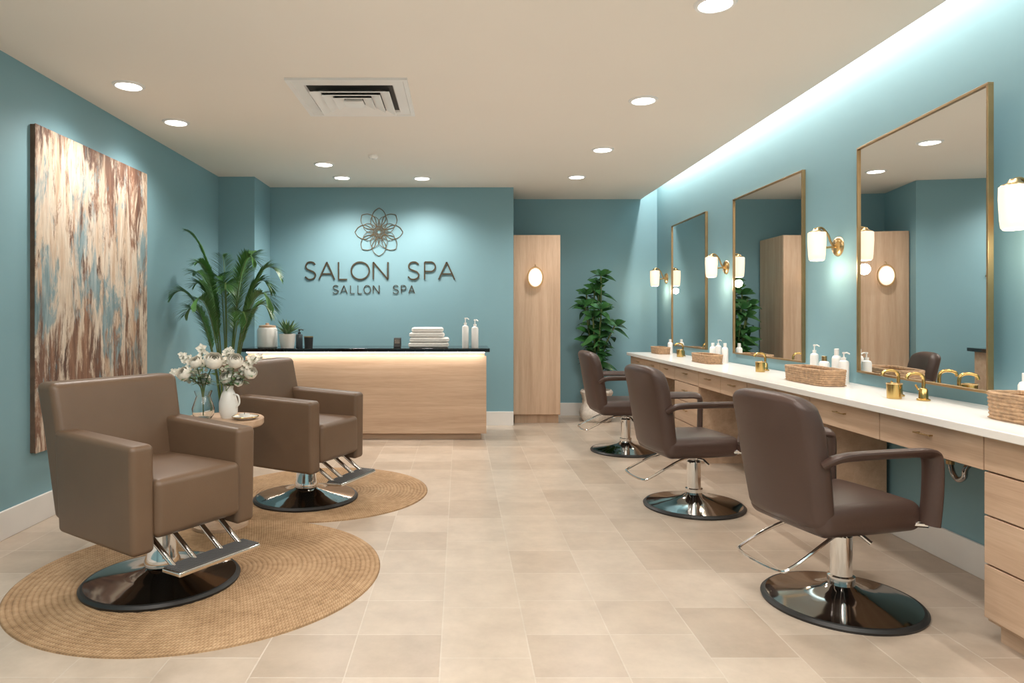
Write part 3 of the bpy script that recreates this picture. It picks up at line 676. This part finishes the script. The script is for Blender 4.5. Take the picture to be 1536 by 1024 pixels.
for k,(dx,dy,tz,cf,cz) in enumerate(FR):
    a0=math.atan2(dy,dx); b0=Vector((math.cos(a0)*.05,math.sin(a0)*.05,.34)); c1=Vector((dx*cf*.5,dy*cf*.5,cz*.62)); c2=Vector((dx*(cf+.25),dy*(cf+.25),cz)); tp=Vector((dx,dy,tz)); n=54; pts=[]
    for i in range(n+1):
        s_=i/n; q=1-s_; pts.append(clampx(b0*q**3+c1*3*q*q*s_+c2*3*q*s_*s_+tp*s_**3))
    smb.tube(pts,[.009*(1-.8*i/n) for i in range(n+1)],6)
    i0=21
    for i in range(i0,n+1):
        s_=(i-i0)/(n-i0); tg=(pts[min(i+1,n)]-pts[i-1]).normalized(); sd_=tg.cross(Vector((0,0,1)))
        sd_=sd_.normalized() if sd_.length>.15 else Vector((-math.sin(a0),math.cos(a0),0))
        LL=.25*(math.sin(PI*(.15+.77*s_))**.8)
        for sgn in(-1,1):
            for h_ in (0,.5):
                b_=pts[i]-(pts[i]-pts[i-1])*h_
                fm.leaf(b_,sd_*sgn*.85+tg*.9+Vector((0,0,.14+random.uniform(-.14,.14))),(0,0,1),LL*random.uniform(.85,1.1),.012,.26,5,.25,.6)
fm.v=[tuple(clampx(Vector(v))) for v in fm.v]
fm.build('fronds',M['leaf'],t,sharp=180); smb.build('stalks',M['stem'],t)
# ---------------------------------------------------------------- ficus
fx,fy=1.84,9.2
t=thing('potted_ficus','bushy dark green plant with broad leaves in the alcove','plant',(fx,fy,0))
MB().lathe([(0,0),(.18,0),(.2,.02)]+[(.205+.02*math.sin(k*.5)+(.006 if k%2 else 0),.03+k*.026) for k in range(15)]+[(.2,.42),(.185,.42),(.18,.37),(0,.37)],36).build('pot',M['jutew'],t); MB().lathe([(0,.375),(.185,.372)],30).build('soil',M['soil'],t)
fm=MB(); smb=MB()
for k in range(8):
    a=k*2.4; top=Vector((math.cos(a)*(.06+.20*(k%3)/2),math.sin(a)*(.08+.13*(k%3)/2),(1.95,1.70,1.5,1.84,1.55,1.28,1.77,1.40)[k]))
    P=smoothpath([(math.cos(a)*.04,math.sin(a)*.04,.37),(math.cos(a)*.06,math.sin(a)*.06,.85),top*1.0],7)
    smb.tube(P,.011,6)
    for i in range(6,len(P)):
        for j in range(2):
            b=random.uniform(0,2*PI); el=random.uniform(-.2,.7)
            d=Vector((math.cos(b)*math.cos(el),math.sin(b)*math.cos(el)*.7,math.sin(el)))
            fm.leaf(P[i],d,(0,-.7,1.0),random.uniform(.19,.27),random.uniform(.085,.12),random.uniform(.25,.6),7,.18,.9)
        if i==len(P)-1:
            for j in range(6):
                b=j*1.05; fm.leaf(P[i],(math.cos(b)*.8,math.sin(b)*.6,.7),(0,-.9,.9),.20,.09,.35,7,.2,.85)
fm.v=[(max(v[0],1.36-fx),min(v[1],YA-.03-fy),v[2]) for v in fm.v]
fm.build('foliage',M['leaf2'],t,sharp=180); smb.build('stems',M['stem'],t)
# ---------------------------------------------------------------- camera, world
cam=bpy.data.cameras.new('camera'); co=bpy.data.objects.new('camera',cam); col.objects.link(co)
co.location=(0,0,1.4); co.rotation_euler=(PI/2,0,0); cam.lens=24; cam.sensor_width=36; cam.shift_x=78/1536; cam.shift_y=-37/1536; cam.clip_start=.05
sc.camera=co
w=bpy.data.worlds.new('world'); sc.world=w; w.use_nodes=True; w.node_tree.nodes['Background'].inputs[0].default_value=(.5,.45,.4,1); w.node_tree.nodes['Background'].inputs[1].default_value=.3
sc.view_settings.view_transform='Standard'; sc.view_settings.look='None'; sc.view_settings.exposure=.06
